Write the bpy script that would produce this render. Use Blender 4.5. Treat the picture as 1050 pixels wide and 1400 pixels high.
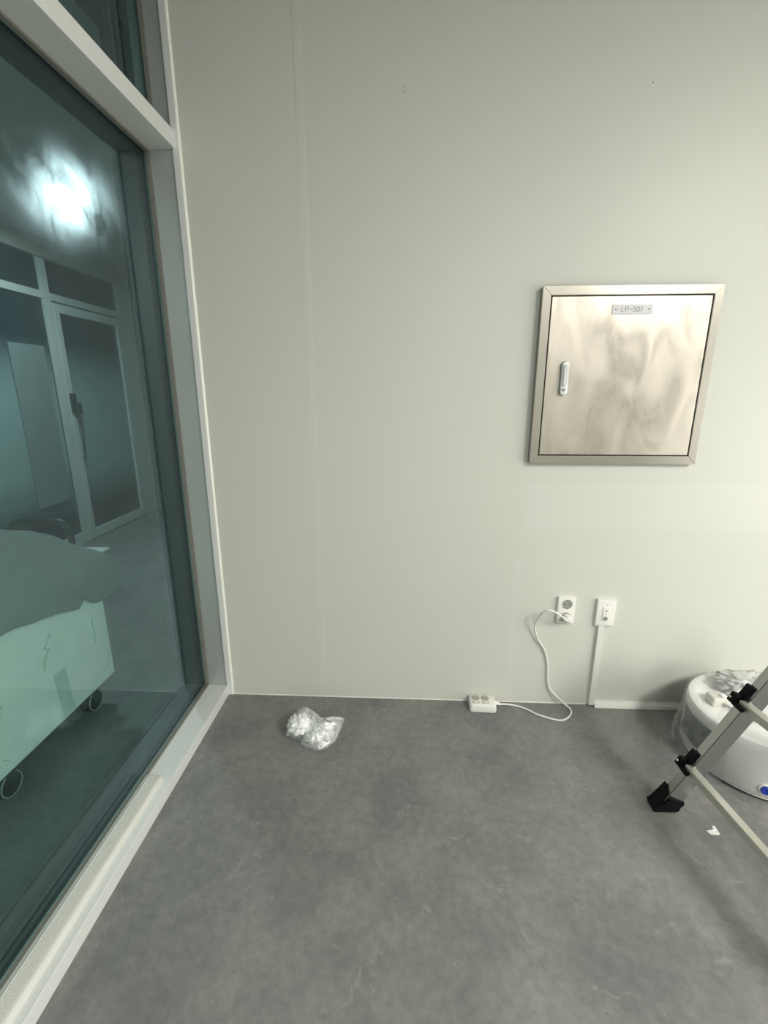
import bpy, bmesh, math, random
from mathutils import Vector, Matrix, noise

S = bpy.context.scene
for o in list(bpy.data.objects):
    bpy.data.objects.remove(o)
COL = S.collection
R = math.radians

# ------------------------------------------------------------------ camera
cd = bpy.data.cameras.new('camera')
cam = bpy.data.objects.new('camera', cd)
COL.objects.link(cam)
cd.sensor_fit = 'HORIZONTAL'
cd.sensor_width = 36.0
cd.lens = 36.0 * 627.49 / 1050.0
cd.clip_start = 0.02
_p, _y, _r = 0.256528529, -0.0474263342, -0.00130556851
fw = Vector((math.sin(_y) * math.cos(_p), math.cos(_y) * math.cos(_p), -math.sin(_p)))
rt = fw.cross(Vector((0, 0, 1))).normalized()
up = rt.cross(fw)
r2 = math.cos(_r) * rt + math.sin(_r) * up
u2 = -math.sin(_r) * rt + math.cos(_r) * up
cam.matrix_world = Matrix(((r2.x, u2.x, -fw.x, 0), (r2.y, u2.y, -fw.y, 0), (r2.z, u2.z, -fw.z, 1.309), (0, 0, 0, 1)))
S.camera = cam

# ------------------------------------------------------------------ light levels
EXPOSURE = 1.42
CEIL_POWER = 41.0          # each assumed, unseen ceiling panel, W
FILL_RIGHT_STRENGTH = 2.6      # glowing window added on the unseen right wall
FILL_REAR_STRENGTH = 0.9       # glowing window added behind the camera
CORRIDOR_LAMP = 140.0      # emission of the round downlight beyond the glass
S.view_settings.view_transform = 'Standard'
S.view_settings.look = 'None'
S.view_settings.gamma = 1.0
S.view_settings.exposure = EXPOSURE
S.view_settings.use_curve_mapping = False
w = bpy.data.worlds.new('world')
S.world = w
w.use_nodes = True
w.node_tree.nodes['Background'].inputs[0].default_value = (0.6, 0.7, 0.75, 1)
w.node_tree.nodes['Background'].inputs[1].default_value = 0.15
try:
    cy = S.cycles
    cy.max_bounces = 10
    cy.diffuse_bounces = 5
    cy.glossy_bounces = 4
    cy.transmission_bounces = 8
    cy.transparent_max_bounces = 16
    cy.caustics_reflective = False
    cy.caustics_refractive = False
    cy.sample_clamp_indirect = 4.0
    cy.use_denoising = True
except Exception:
    pass

def area_light(name, loc, rot, sx, sy, power, col):
    l = bpy.data.lights.new(name, 'AREA')
    l.shape = 'RECTANGLE'
    l.size, l.size_y = sx, sy
    l.energy = power
    l.color = col
    o = bpy.data.objects.new(name, l)
    o.location = loc
    o.rotation_euler = rot
    COL.objects.link(o)
    return o

WARM = (1.0, 0.985, 0.92)
CEIL_SPOTS = [(2.2, -0.85), (0.7, -1.9)]  # lamps out of view, positions guessed to suit wall light and shadows
for i, (x, y) in enumerate(CEIL_SPOTS):
    area_light('assumed_panel_light', (x, y, 2.666), (0, 0, 0), 0.56, 1.16, CEIL_POWER * (1.0 if i == 0 else 0.55), WARM)

# ------------------------------------------------------------------ helpers
def mat(name, base=(0.8, 0.8, 0.8), rough=0.5, metal=0.0, bump=0.0, bscale=40.0, var=0.0, vscale=6.0, spec=0.5, coat=0.0, trans=0.0):
    m = bpy.data.materials.new(name)
    m.use_nodes = True
    nt = m.node_tree
    b = nt.nodes['Principled BSDF']
    b.inputs['Base Color'].default_value = (*base, 1)
    b.inputs['Roughness'].default_value = rough
    b.inputs['Metallic'].default_value = metal
    b.inputs['Specular IOR Level'].default_value = spec
    b.inputs['Coat Weight'].default_value = coat
    tc = nt.nodes.new('ShaderNodeTexCoord')
    if var > 0:
        n = nt.nodes.new('ShaderNodeTexNoise')
        n.inputs['Scale'].default_value = vscale
        n.inputs['Detail'].default_value = 5
        nt.links.new(tc.outputs['Object'], n.inputs['Vector'])
        mx = nt.nodes.new('ShaderNodeMix')
        mx.data_type = 'RGBA'
        mx.inputs[6].default_value = (*[c * (1 - var) for c in base], 1)
        mx.inputs[7].default_value = (*[min(1, c * (1 + var)) for c in base], 1)
        nt.links.new(n.outputs['Fac'], mx.inputs[0])
        nt.links.new(mx.outputs[2], b.inputs['Base Color'])
    if bump > 0:
        n = nt.nodes.new('ShaderNodeTexNoise')
        n.inputs['Scale'].default_value = bscale
        n.inputs['Detail'].default_value = 4
        nt.links.new(tc.outputs['Object'], n.inputs['Vector'])
        bp = nt.nodes.new('ShaderNodeBump')
        bp.inputs['Strength'].default_value = bump
        bp.inputs['Distance'].default_value = 0.005
        nt.links.new(n.outputs['Fac'], bp.inputs['Height'])
        nt.links.new(bp.outputs['Normal'], b.inputs['Normal'])
    return m

def link(nt, a, b):
    nt.links.new(a, b)

def obj(name, bm, m=None, parent=None, loc=None, smooth=False, mats=None):
    me = bpy.data.meshes.new(name)
    bmesh.ops.recalc_face_normals(bm, faces=bm.faces) if smooth != 'keep' else None
    bm.to_mesh(me)
    bm.free()
    o = bpy.data.objects.new(name, me)
    COL.objects.link(o)
    for mm in (mats or ([m] if m else [])):
        me.materials.append(mm)
    if smooth:
        me.polygons.foreach_set('use_smooth', [True] * len(me.polygons))
        if smooth != 'keep' and smooth != 'full':
            try:
                me.set_sharp_from_angle(angle=R(35))
            except Exception:
                pass
    if parent:
        o.parent = parent
    if loc:
        o.location = loc
    return o

def thing(name, label, cat, loc=(0, 0, 0), rz=0.0, group=None):
    o = bpy.data.objects.new(name, None)
    o.empty_display_size = 0.05
    COL.objects.link(o)
    o.location = loc
    o.rotation_euler = (0, 0, rz)
    o['label'] = label
    o['category'] = cat
    if group:
        o['group'] = group
    return o

def tag(o, label, cat, group=None):
    o['label'] = label
    o['category'] = cat
    if group:
        o['group'] = group
    return o

def struct(o, label=None, cat=None):
    o['kind'] = 'structure'
    if label:
        o['label'] = label
    if cat:
        o['category'] = cat
    return o

def box(bm, x0, x1, y0, y1, z0, z1, bevel=0.0, seg=2):
    vs = [bm.verts.new((x, y, z)) for x in (x0, x1) for y in (y0, y1) for z in (z0, z1)]
    fs = [(0, 1, 3, 2), (4, 6, 7, 5), (0, 4, 5, 1), (2, 3, 7, 6), (0, 2, 6, 4), (1, 5, 7, 3)]
    faces = [bm.faces.new([vs[i] for i in f]) for f in fs]
    if bevel > 0:
        es = list({e for f in faces for e in f.edges})
        bmesh.ops.bevel(bm, geom=es, offset=bevel, segments=seg, affect='EDGES', profile=0.6)
    return faces

def bxm(x0, x1, y0, y1, z0, z1, bevel=0.0, seg=2):
    bm = bmesh.new()
    box(bm, x0, x1, y0, y1, z0, z1, bevel, seg)
    return bm

def prism(bm, pts, axis, a, b):
    """extrude a 2D polygon along an axis from a to b"""
    def P(u, v, t):
        return {'x': (t, u, v), 'y': (u, t, v), 'z': (u, v, t)}[axis]
    A = [bm.verts.new(P(u, v, a)) for u, v in pts]
    B = [bm.verts.new(P(u, v, b)) for u, v in pts]
    n = len(pts)
    for i in range(n):
        bm.faces.new((A[i], A[(i + 1) % n], B[(i + 1) % n], B[i]))
    bm.faces.new(A[::-1])
    bm.faces.new(B)

def catmull(pts, n=8):
    pts = [Vector(p) for p in pts]
    out = []
    for i in range(len(pts) - 1):
        p0 = pts[max(i - 1, 0)]
        p1, p2 = pts[i], pts[i + 1]
        p3 = pts[min(i + 2, len(pts) - 1)]
        for k in range(n):
            t = k / n
            out.append(0.5 * ((2 * p1) + (-p0 + p2) * t + (2 * p0 - 5 * p1 + 4 * p2 - p3) * t * t + (-p0 + 3 * p1 - 3 * p2 + p3) * t ** 3))
    out.append(pts[-1])
    return out

def tube(bm, pts, r, seg=10, cap=True):
    pts = [Vector(p) for p in pts]
    rings = []
    n = None
    for i, p in enumerate(pts):
        t = (pts[min(i + 1, len(pts) - 1)] - pts[max(i - 1, 0)]).normalized()
        if n is None:
            a = Vector((0, 0, 1)) if abs(t.z) < 0.9 else Vector((1, 0, 0))
            n = (a - t * a.dot(t)).normalized()
        else:
            n = (n - t * n.dot(t)).normalized()
        bnm = t.cross(n)
        rr = r[i] if isinstance(r, (list, tuple)) else r
        rings.append([bm.verts.new(p + rr * (math.cos(2 * math.pi * k / seg) * n + math.sin(2 * math.pi * k / seg) * bnm)) for k in range(seg)])
    for a, b in zip(rings, rings[1:]):
        for k in range(seg):
            bm.faces.new((a[k], a[(k + 1) % seg], b[(k + 1) % seg], b[k]))
    if cap:
        bm.faces.new(rings[0][::-1])
        bm.faces.new(rings[-1])

def lathe(bm, prof, seg=64, mtx=None, a0=0.0, a1=2 * math.pi):
    """revolve (r,z) profile about z; mtx places it"""
    full = abs(a1 - a0 - 2 * math.pi) < 1e-6
    n = seg if full else seg + 1
    rings = []
    for r, z in prof:
        if r < 1e-6:
            v = bm.verts.new((0, 0, z))
            rings.append([v])
        else:
            rings.append([bm.verts.new((r * math.cos(a0 + (a1 - a0) * k / seg), r * math.sin(a0 + (a1 - a0) * k / seg), z)) for k in range(n)])
    new = [v for rg in rings for v in rg]
    for a, b in zip(rings, rings[1:]):
        for k in range(seg):
            k2 = (k + 1) % n
            if len(a) == 1 and len(b) == 1:
                continue
            if len(a) == 1:
                bm.faces.new((a[0], b[k], b[k2]))
            elif len(b) == 1:
                bm.faces.new((a[k], b[0], a[k2]))
            else:
                bm.faces.new((a[k], b[k], b[k2], a[k2]))
    if mtx is not None:
        for v in new:
            v.co = mtx @ v.co

TOWALL = Matrix.Rotation(R(90), 4, 'X')      # lathe axis z -> points to -y

def rrect(x0, x1, z0, z1, r, n=5):
    pts = []
    for cx, cz, a in ((x1 - r, z1 - r, 0), (x0 + r, z1 - r, 90), (x0 + r, z0 + r, 180), (x1 - r, z0 + r, 270)):
        for k in range(n + 1):
            t = R(a + 90 * k / n)
            pts.append((cx + r * math.cos(t), cz + r * math.sin(t)))
    return pts

def plate(bm, x0, x1, z0, z1, y0, y1, r, be=0.003):
    """wall plate: rounded rectangle from wall (y1) to front (y0) with softened front edge"""
    loops = []
    for off, y in ((0, y1), (0, y0 + be), (be * 0.3, y0 + be * 0.3), (be, y0)):
        loops.append([bm.verts.new((u, y, v)) for u, v in rrect(x0 + off, x1 - off, z0 + off, z1 - off, max(r - off * 0.5, 0.0005))])
    n = len(loops[0])
    for a, b in zip(loops, loops[1:]):
        for i in range(n):
            bm.faces.new((a[i], a[(i + 1) % n], b[(i + 1) % n], b[i]))
    bm.faces.new(loops[0][::-1])
    bm.faces.new(loops[-1])

def ribbon(bm, pts, width, nrm, lift):
    """flat drawn stroke along pts lying in plane with normal nrm"""
    nrm = Vector(nrm)
    pts = [Vector(p) + nrm * lift for p in pts]
    L, Rr = [], []
    for i, p in enumerate(pts):
        t = (pts[min(i + 1, len(pts) - 1)] - pts[max(i - 1, 0)]).normalized()
        s = t.cross(nrm) * width / 2
        L.append(bm.verts.new(p + s))
        Rr.append(bm.verts.new(p - s))
    for i in range(len(pts) - 1):
        bm.faces.new((L[i], L[i + 1], Rr[i + 1], Rr[i]))

# ------------------------------------------------------------------ materials
def make_wall_mat():
    m = mat('white_panel_wall', (0.66, 0.665, 0.62), 0.42, spec=0.35)
    nt = m.node_tree
    b = nt.nodes['Principled BSDF']
    tc = nt.nodes.new('ShaderNodeTexCoord')
    sp = nt.nodes.new('ShaderNodeSeparateXYZ')
    link(nt, tc.outputs['Object'], sp.inputs[0])
    wob = nt.nodes.new('ShaderNodeTexNoise')
    wob.inputs['Scale'].default_value = 2.0
    link(nt, tc.outputs['Object'], wob.inputs['Vector'])
    def math_(op, a, b_=None, c=None):
        n = nt.nodes.new('ShaderNodeMath')
        n.operation = op
        for i, v in enumerate((a, b_, c)):
            if v is None:
                continue
            if isinstance(v, (int, float)):
                n.inputs[i].default_value = v
            else:
                link(nt, v, n.inputs[i])
        return n.outputs[0]
    def sstep(v, lo, hi):
        n = nt.nodes.new('ShaderNodeMapRange')
        n.interpolation_type = 'SMOOTHSTEP'
        n.inputs['From Min'].default_value = lo
        n.inputs['From Max'].default_value = hi
        link(nt, v, n.inputs['Value'])
        return n.outputs[0]
    def rect(x0, x1, z0, z1, s):
        a = math_('MULTIPLY', sstep(sp.outputs[0], x0 - s, x0 + s), math_('SUBTRACT', 1.0, sstep(sp.outputs[0], x1 - s, x1 + s)))
        c = math_('MULTIPLY', sstep(sp.outputs[2], z0 - s, z0 + s), math_('SUBTRACT', 1.0, sstep(sp.outputs[2], z1 - s, z1 + s)))
        return math_('MULTIPLY', a, c)
    # wiped / taped clean patches on the panel
    p1 = math_('MULTIPLY', rect(0.47, 1.9, 0.79, 0.97, 0.006), 0.3)
    p2 = math_('MULTIPLY', rect(0.44, 0.475, -0.1, 0.66, 0.006), 0.28)
    p3 = math_('MULTIPLY', rect(-0.365, -0.342, 0.0, 2.7, 0.003), 0.2)
    tot = math_('MAXIMUM', math_('MAXIMUM', p1, p2), p3)
    n2 = nt.nodes.new('ShaderNodeTexNoise')
    n2.inputs['Scale'].default_value = 3.0
    n2.inputs['Detail'].default_value = 3
    link(nt, tc.outputs['Object'], n2.inputs['Vector'])
    tot = math_('MULTIPLY', tot, math_('MULTIPLY_ADD', n2.outputs['Fac'], 0.8, 0.5))
    mx = nt.nodes.new('ShaderNodeMix')
    mx.data_type = 'RGBA'
    mx.inputs[6].default_value = (0.655, 0.66, 0.605, 1)
    mx.inputs[7].default_value = (0.72, 0.72, 0.685, 1)
    link(nt, tot, mx.inputs[0])
    link(nt, mx.outputs[2], b.inputs['Base Color'])
    return m

def make_floor_mat():
    m = mat('grey_vinyl_floor', (0.2, 0.2, 0.19), 0.5, spec=0.35)
    nt = m.node_tree
    b = nt.nodes['Principled BSDF']
    tc = nt.nodes.new('ShaderNodeTexCoord')
    def nz(scale, det, ro=0.55, dist=0.0):
        n = nt.nodes.new('ShaderNodeTexNoise')
        n.inputs['Scale'].default_value = scale
        n.inputs['Detail'].default_value = det
        n.inputs['Roughness'].default_value = ro
        n.inputs['Distortion'].default_value = dist
        link(nt, tc.outputs['Object'], n.inputs['Vector'])
        return n.outputs['Fac']
    def ramp(v, a, b_, ca, cb):
        r = nt.nodes.new('ShaderNodeValToRGB')
        r.color_ramp.elements[0].position = a
        r.color_ramp.elements[1].position = b_
        r.color_ramp.elements[0].color = ca
        r.color_ramp.elements[1].color = cb
        link(nt, v, r.inputs[0])
        return r.outputs[0]
    def mixc(fac, A, B, mode='MIX'):
        x = nt.nodes.new('ShaderNodeMix')
        x.data_type = 'RGBA'
        x.blend_type = mode
        if isinstance(fac, float):
            x.inputs[0].default_value = fac
        else:
            link(nt, fac, x.inputs[0])
        for s, v in ((6, A), (7, B)):
            if isinstance(v, tuple):
                x.inputs[s].default_value = v
            else:
                link(nt, v, x.inputs[s])
        return x.outputs[2]
    c = ramp(nz(4.5, 8, 0.6, 0.4), 0.32, 0.68, (0.172, 0.177, 0.174, 1), (0.262, 0.258, 0.244, 1))
    fine = ramp(nz(38, 6, 0.65), 0.35, 0.7, (0.86, 0.86, 0.87, 1), (1.12, 1.12, 1.11, 1))
    c = mixc(1.0, c, fine, 'MULTIPLY')
    streak = ramp(nz(13, 9, 0.7, 1.2), 0.60, 0.66, (0, 0, 0, 1), (1, 1, 1, 1))
    c = mixc(mixc(1.0, streak, (0.7, 0.7, 0.7, 1), 'MULTIPLY'), c, (0.300, 0.295, 0.280, 1))
    speck = ramp(nz(70, 3, 0.5), 0.27, 0.31, (1, 1, 1, 1), (0, 0, 0, 1))
    c = mixc(mixc(1.0, speck, (0.5, 0.5, 0.5, 1), 'MULTIPLY'), c, (0.12, 0.12, 0.112, 1))
    link(nt, c, b.inputs['Base Color'])
    rr = ramp(nz(9, 5), 0.3, 0.7, (0.42, 0.42, 0.42, 1), (0.56, 0.56, 0.56, 1))
    link(nt, rr, b.inputs['Roughness'])
    bp = nt.nodes.new('ShaderNodeBump')
    bp.inputs['Strength'].default_value = 0.12
    bp.inputs['Distance'].default_value = 0.003
    link(nt, nz(60, 4), bp.inputs['Height'])
    link(nt, bp.outputs[0], b.inputs['Normal'])
    return m

def make_glass(name, tint, haze):
    """tinted pane face: exact Fresnel mirror over a tinted see-through body, plus a little forward-scattering haze"""
    m = bpy.data.materials.new(name)
    m.use_nodes = True
    nt = m.node_tree
    nt.nodes.clear()
    out = nt.nodes.new('ShaderNodeOutputMaterial')
    geo = nt.nodes.new('ShaderNodeNewGeometry')
    io = nt.nodes.new('ShaderNodeMapRange')
    io.inputs['To Min'].default_value = 1.5
    io.inputs['To Max'].default_value = 1 / 1.5
    link(nt, geo.outputs['Backfacing'], io.inputs['Value'])
    fr = nt.nodes.new('ShaderNodeFresnel')
    link(nt, io.outputs[0], fr.inputs['IOR'])
    rf = nt.nodes.new('ShaderNodeBsdfTransparent')
    rf.inputs['Color'].default_value = (*tint, 1)
    gl = nt.nodes.new('ShaderNodeBsdfGlossy')
    gl.inputs['Color'].default_value = (0.76, 0.90, 1.0, 1)
    gl.inputs['Roughness'].default_value = 0.0
    trans = rf.outputs[0]
    if haze > 0:
        for rough, amt in ((0.15, haze * 0.3), (0.36, haze * 1.1)):
            r2_ = nt.nodes.new('ShaderNodeBsdfRefraction')
            r2_.inputs['Color'].default_value = (*[min(1, t * 1.1) for t in tint], 1)
            r2_.inputs['Roughness'].default_value = rough
            r2_.inputs['IOR'].default_value = 1.5
            link(nt, geo.outputs['Incoming'], r2_.inputs['Normal'])
            n = nt.nodes.new('ShaderNodeTexNoise')
            n.inputs['Scale'].default_value = 8.0
            n.inputs['Detail'].default_value = 4
            n.inputs['Distortion'].default_value = 0.8
            tcn = nt.nodes.new('ShaderNodeTexCoord')
            link(nt, tcn.outputs['Object'], n.inputs['Vector'])
            mr = nt.nodes.new('ShaderNodeMapRange')
            mr.inputs['From Min'].default_value = 0.35
            mr.inputs['From Max'].default_value = 0.65
            mr.inputs['To Min'].default_value = amt * 0.25
            mr.inputs['To Max'].default_value = amt * 1.9
            link(nt, n.outputs['Fac'], mr.inputs['Value'])
            mm = nt.nodes.new('ShaderNodeMixShader')
            link(nt, mr.outputs[0], mm.inputs[0])
            link(nt, trans, mm.inputs[1])
            link(nt, r2_.outputs[0], mm.inputs[2])
            trans = mm.outputs[0]
    mx = nt.nodes.new('ShaderNodeMixShader')
    link(nt, fr.outputs[0], mx.inputs[0])
    link(nt, trans, mx.inputs[1])
    link(nt, gl.outputs[0], mx.inputs[2])
    link(nt, mx.outputs[0], out.inputs['Surface'])
    return m

def make_film(name, alpha, white=(0.85, 0.87, 0.86), crease=0.35, cscale=30.0, rough=0.25):
    """clear crinkled polythene: mostly see-through with milky creases and a glossy skin"""
    m = bpy.data.materials.new(name)
    m.use_nodes = True
    nt = m.node_tree
    nt.nodes.clear()
    out = nt.nodes.new('ShaderNodeOutputMaterial')
    tr = nt.nodes.new('ShaderNodeBsdfTransparent')
    tr.inputs[0].default_value = (0.97, 0.98, 0.98, 1)
    df = nt.nodes.new('ShaderNodeBsdfDiffuse')
    df.inputs[0].default_value = (*white, 1)
    tl = nt.nodes.new('ShaderNodeBsdfTranslucent')
    tl.inputs[0].default_value = (*white, 1)
    gl = nt.nodes.new('ShaderNodeBsdfGlossy')
    gl.inputs['Roughness'].default_value = rough
    tc = nt.nodes.new('ShaderNodeTexCoord')
    n = nt.nodes.new('ShaderNodeTexNoise')
    n.inputs['Scale'].default_value = cscale
    n.inputs['Detail'].default_value = 6
    n.inputs['Distortion'].default_value = 0.8
    link(nt, tc.outputs['Object'], n.inputs['Vector'])
    mr = nt.nodes.new('ShaderNodeMapRange')
    mr.inputs['From Min'].default_value = 0.35
    mr.inputs['From Max'].default_value = 0.7
    mr.inputs['To Min'].default_value = max(0.0, 1 - alpha - crease * 0.5)
    mr.inputs['To Max'].default_value = min(1.0, 1 - alpha + crease)
    link(nt, n.outputs['Fac'], mr.inputs['Value'])
    bp = nt.nodes.new('ShaderNodeBump')
    bp.inputs['Strength'].default_value = 0.6
    bp.inputs['Distance'].default_value = 0.006
    link(nt, n.outputs['Fac'], bp.inputs['Height'])
    for s in (df, tl, gl):
        link(nt, bp.outputs[0], s.inputs['Normal'])
    a = nt.nodes.new('ShaderNodeMixShader')
    a.inputs[0].default_value = 0.45
    link(nt, df.outputs[0], a.inputs[1])
    link(nt, tl.outputs[0], a.inputs[2])
    b = nt.nodes.new('ShaderNodeMixShader')
    link(nt, mr.outputs[0], b.inputs[0])
    link(nt, tr.outputs[0], b.inputs[1])
    link(nt, a.outputs[0], b.inputs[2])
    c = nt.nodes.new('ShaderNodeMixShader')
    c.inputs[0].default_value = 0.10
    link(nt, b.outputs[0], c.inputs[1])
    link(nt, gl.outputs[0], c.inputs[2])
    link(nt, c.outputs[0], out.inputs['Surface'])
    return m

def make_steel(name, base, rough, blotch):
    m = mat(name, base, rough, 1.0)
    nt = m.node_tree
    b = nt.nodes['Principled BSDF']
    tc = nt.nodes.new('ShaderNodeTexCoord')
    n = nt.nodes.new('ShaderNodeTexNoise')
    n.inputs['Scale'].default_value = 7.0
    n.inputs['Detail'].default_value = 5
    n.inputs['Distortion'].default_value = 1.4
    mps = nt.nodes.new('ShaderNodeMapping')
    mps.inputs['Scale'].default_value = (1.3, 1.0, 0.55)
    link(nt, tc.outputs['Object'], mps.inputs[0])
    link(nt, mps.outputs[0], n.inputs['Vector'])
    mr = nt.nodes.new('ShaderNodeMapRange')
    mr.inputs['From Min'].default_value = 0.35
    mr.inputs['From Max'].default_value = 0.65
    mr.inputs['To Min'].default_value = rough - blotch
    mr.inputs['To Max'].default_value = rough + blotch
    link(nt, n.outputs['Fac'], mr.inputs['Value'])
    link(nt, mr.outputs[0], b.inputs['Roughness'])
    mp = nt.nodes.new('ShaderNodeMapping')
    mp.inputs['Scale'].default_value = (700, 700, 3)
    link(nt, tc.outputs['Object'], mp.inputs[0])
    n2 = nt.nodes.new('ShaderNodeTexNoise')
    n2.inputs['Scale'].default_value = 1.0
    link(nt, mp.outputs[0], n2.inputs['Vector'])
    n3 = nt.nodes.new('ShaderNodeTexNoise')
    n3.inputs['Scale'].default_value = 4.5
    n3.inputs['Detail'].default_value = 3
    n3.inputs['Distortion'].default_value = 0.8
    link(nt, tc.outputs['Object'], n3.inputs['Vector'])
    b1 = nt.nodes.new('ShaderNodeBump')
    b1.inputs['Strength'].default_value = 0.04
    b1.inputs['Distance'].default_value = 0.001
    link(nt, n2.outputs['Fac'], b1.inputs['Height'])
    b2 = nt.nodes.new('ShaderNodeBump')
    b2.inputs['Strength'].default_value = 0.05 if blotch > 0.03 else 0.0
    b2.inputs['Distance'].default_value = 0.012
    link(nt, n3.outputs['Fac'], b2.inputs['Height'])
    link(nt, b1.outputs[0], b2.inputs['Normal'])
    link(nt, b2.outputs[0], b.inputs['Normal'])
    # greyish residue of the peeled protective film
    v = nt.nodes.new('ShaderNodeMix')
    v.data_type = 'RGBA'
    v.inputs[6].default_value = (*base, 1)
    v.inputs[7].default_value = (*[min(1, c * 1.12) for c in base], 1)
    link(nt, n.outputs['Fac'], v.inputs[0])
    link(nt, v.outputs[2], b.inputs['Base Color'])
    return m

def emit(name, col, strength):
    m = bpy.data.materials.new(name)
    m.use_nodes = True
    nt = m.node_tree
    nt.nodes.clear()
    o = nt.nodes.new('ShaderNodeOutputMaterial')
    e = nt.nodes.new('ShaderNodeEmission')
    e.inputs[0].default_value = (*col, 1)
    e.inputs[1].default_value = strength
    link(nt, e.outputs[0], o.inputs[0])
    return m

M_WALL = make_wall_mat()
M_FLOOR = make_floor_mat()
M_PAINT = mat('plain_grey_wall', (0.50, 0.50, 0.47), 0.5)
M_CEIL = mat('grey_ceiling', (0.42, 0.42, 0.40), 0.7)
M_FRAME = mat('silver_white_frame', (0.50, 0.53, 0.51), 0.42, 0.5, spec=0.5)
M_JAMB = M_FRAME
M_FRAME = mat('white_frame', (0.74, 0.76, 0.735), 0.4)
M_GASKET = mat('grey_gasket', (0.20, 0.20, 0.175), 0.6)
M_CAULK = mat('white_sealant', (0.86, 0.87, 0.80), 0.35, bump=0.08, bscale=60)
M_GLASS_A = make_glass('tinted_glass_front', (0.79, 0.905, 0.89), 0.0)
M_GLASS_B = make_glass('tinted_glass_back', (0.79, 0.905, 0.89), 0.08)
M_PLASTIC = mat('white_plastic', (0.82, 0.82, 0.78), 0.32)
M_DUCT = mat('duct_white', (0.76, 0.77, 0.72), 0.36)
M_TRUNK = mat('trunking_ivory', (0.69, 0.695, 0.65), 0.36)
M_HOLE = mat('dark_socket', (0.05, 0.05, 0.05), 0.6)
M_SOCK = mat('socket_grey', (0.33, 0.33, 0.31), 0.45)
M_BLACK = mat('black_plastic', (0.005, 0.0055, 0.007), 0.55, spec=0.12)
M_ALU = mat('brushed_aluminium', (0.44, 0.455, 0.435), 0.26, 0.94, bump=0.02, bscale=200)
M_ALU2 = mat('pale_aluminium', (0.68, 0.67, 0.61), 0.40, 0.6)
M_STEEL = make_steel('stainless_door', (0.61, 0.57, 0.50), 0.30, 0.04)
M_STEELF = make_steel('stainless_frame', (0.47, 0.45, 0.40), 0.28, 0.0)
M_TAG = mat('label_plate', (0.52, 0.52, 0.53), 0.4, 0.3)
M_INK = mat('grey_ink', (0.10, 0.10, 0.12), 0.6)
M_DRUM = mat('gloss_white_shell', (0.80, 0.81, 0.80), 0.22, coat=0.3)
M_SMOKE = mat('smoked_grey_panel', (0.17, 0.18, 0.185), 0.35)
M_BEIGE = mat('beige_plastic', (0.66, 0.65, 0.58), 0.4)
M_GREYC = mat('grey_cable', (0.38, 0.38, 0.35), 0.5)
M_BLUE = mat('blue_cap', (0.02, 0.05, 0.42), 0.35)
M_FILM = make_film('clear_film', 0.68, white=(0.93, 0.95, 0.94), crease=0.45, cscale=22)
M_WRAP = make_film('clear_wrap', 0.86, crease=0.26, cscale=14, rough=0.2)
M_TISSUE = mat('white_paper', (0.93, 0.95, 0.93), 0.7, bump=0.6, bscale=45)
M_FOAM = mat('pale_board', (0.91, 0.93, 0.88), 0.6, var=0.03, vscale=3)
M_CLOTH = mat('grey_cloth', (0.27, 0.285, 0.275), 0.85, bump=0.25, bscale=14)
M_DARK = mat('dark_metal', (0.02, 0.025, 0.03), 0.4)
M_RUBBER = mat('black_rubber', (0.012, 0.012, 0.014), 0.6)
M_LIGHTW = mat('matt_white', (0.85, 0.86, 0.82), 0.5)

# ------------------------------------------------------------------ room shell
YW = 1.75
XF, XG = -0.778, -0.878      # front of the frame, glass face
CEIL = 2.70
CC = 2.45                     # corridor ceiling
XP = -2.875                   # far partition

struct(obj('floor', bxm(-4.6, 3.4, -3.7, 8.1, -0.1, 0.0), M_FLOOR), 'grey mottled vinyl floor', 'floor')
struct(obj('wall_back', bxm(-0.783, 3.4, YW, YW + 0.1, 0, CEIL), M_WALL), 'pale grey-white panel wall facing the camera', 'wall')
struct(obj('ceiling', bxm(-0.9, 3.4, -3.7, YW + 0.1, CEIL, CEIL + 0.08), M_CEIL), 'white ceiling over the room', 'ceiling')
FX0, FX1, FZ0, FZ1 = -0.7, 0.7, 0.25, 1.4
bm = bmesh.new()
box(bm, -0.9, FX0, -3.7, -3.6, 0, CEIL)
box(bm, FX1, 3.4, -3.7, -3.6, 0, CEIL)
box(bm, FX0, FX1, -3.7, -3.6, 0, FZ0)
box(bm, FX0, FX1, -3.7, -3.6, FZ1, CEIL)
struct(obj('wall_front', bm, M_PAINT), 'white wall behind the camera', 'wall')
# right wall with an opening for the added window
WY0, WY1, WZ0, WZ1 = -1.1, 1.1, 0.3, 1.5
bm = bmesh.new()
box(bm, 3.3, 3.4, -3.6, WY0, 0, CEIL)
box(bm, 3.3, 3.4, WY1, YW, 0, CEIL)
box(bm, 3.3, 3.4, WY0, WY1, 0, WZ0)
box(bm, 3.3, 3.4, WY0, WY1, WZ1, CEIL)
struct(obj('wall_right', bm, M_PAINT), 'white wall with the added window', 'wall')
win = struct(thing('fill_window_right', 'added glowing window, out of view in the right wall', 'window', (0, 0, 0)))  # made-up source out of view, lights the room from the right
bm = bmesh.new()
t = 0.05
box(bm, 3.29, 3.39, WY0, WY0 + t, WZ0, WZ1, 0.004)
box(bm, 3.29, 3.39, WY1 - t, WY1, WZ0, WZ1, 0.004)
box(bm, 3.29, 3.39, WY0 + t, WY1 - t, WZ0, WZ0 + t, 0.004)
box(bm, 3.29, 3.39, WY0 + t, WY1 - t, WZ1 - t, WZ1, 0.004)
ym = (WY0 + WY1) / 2
box(bm, 3.30, 3.38, ym - 0.025, ym + 0.025, WZ0 + t, WZ1 - t, 0.004)
obj('window_frame', bm, M_FRAME, win)
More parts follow.
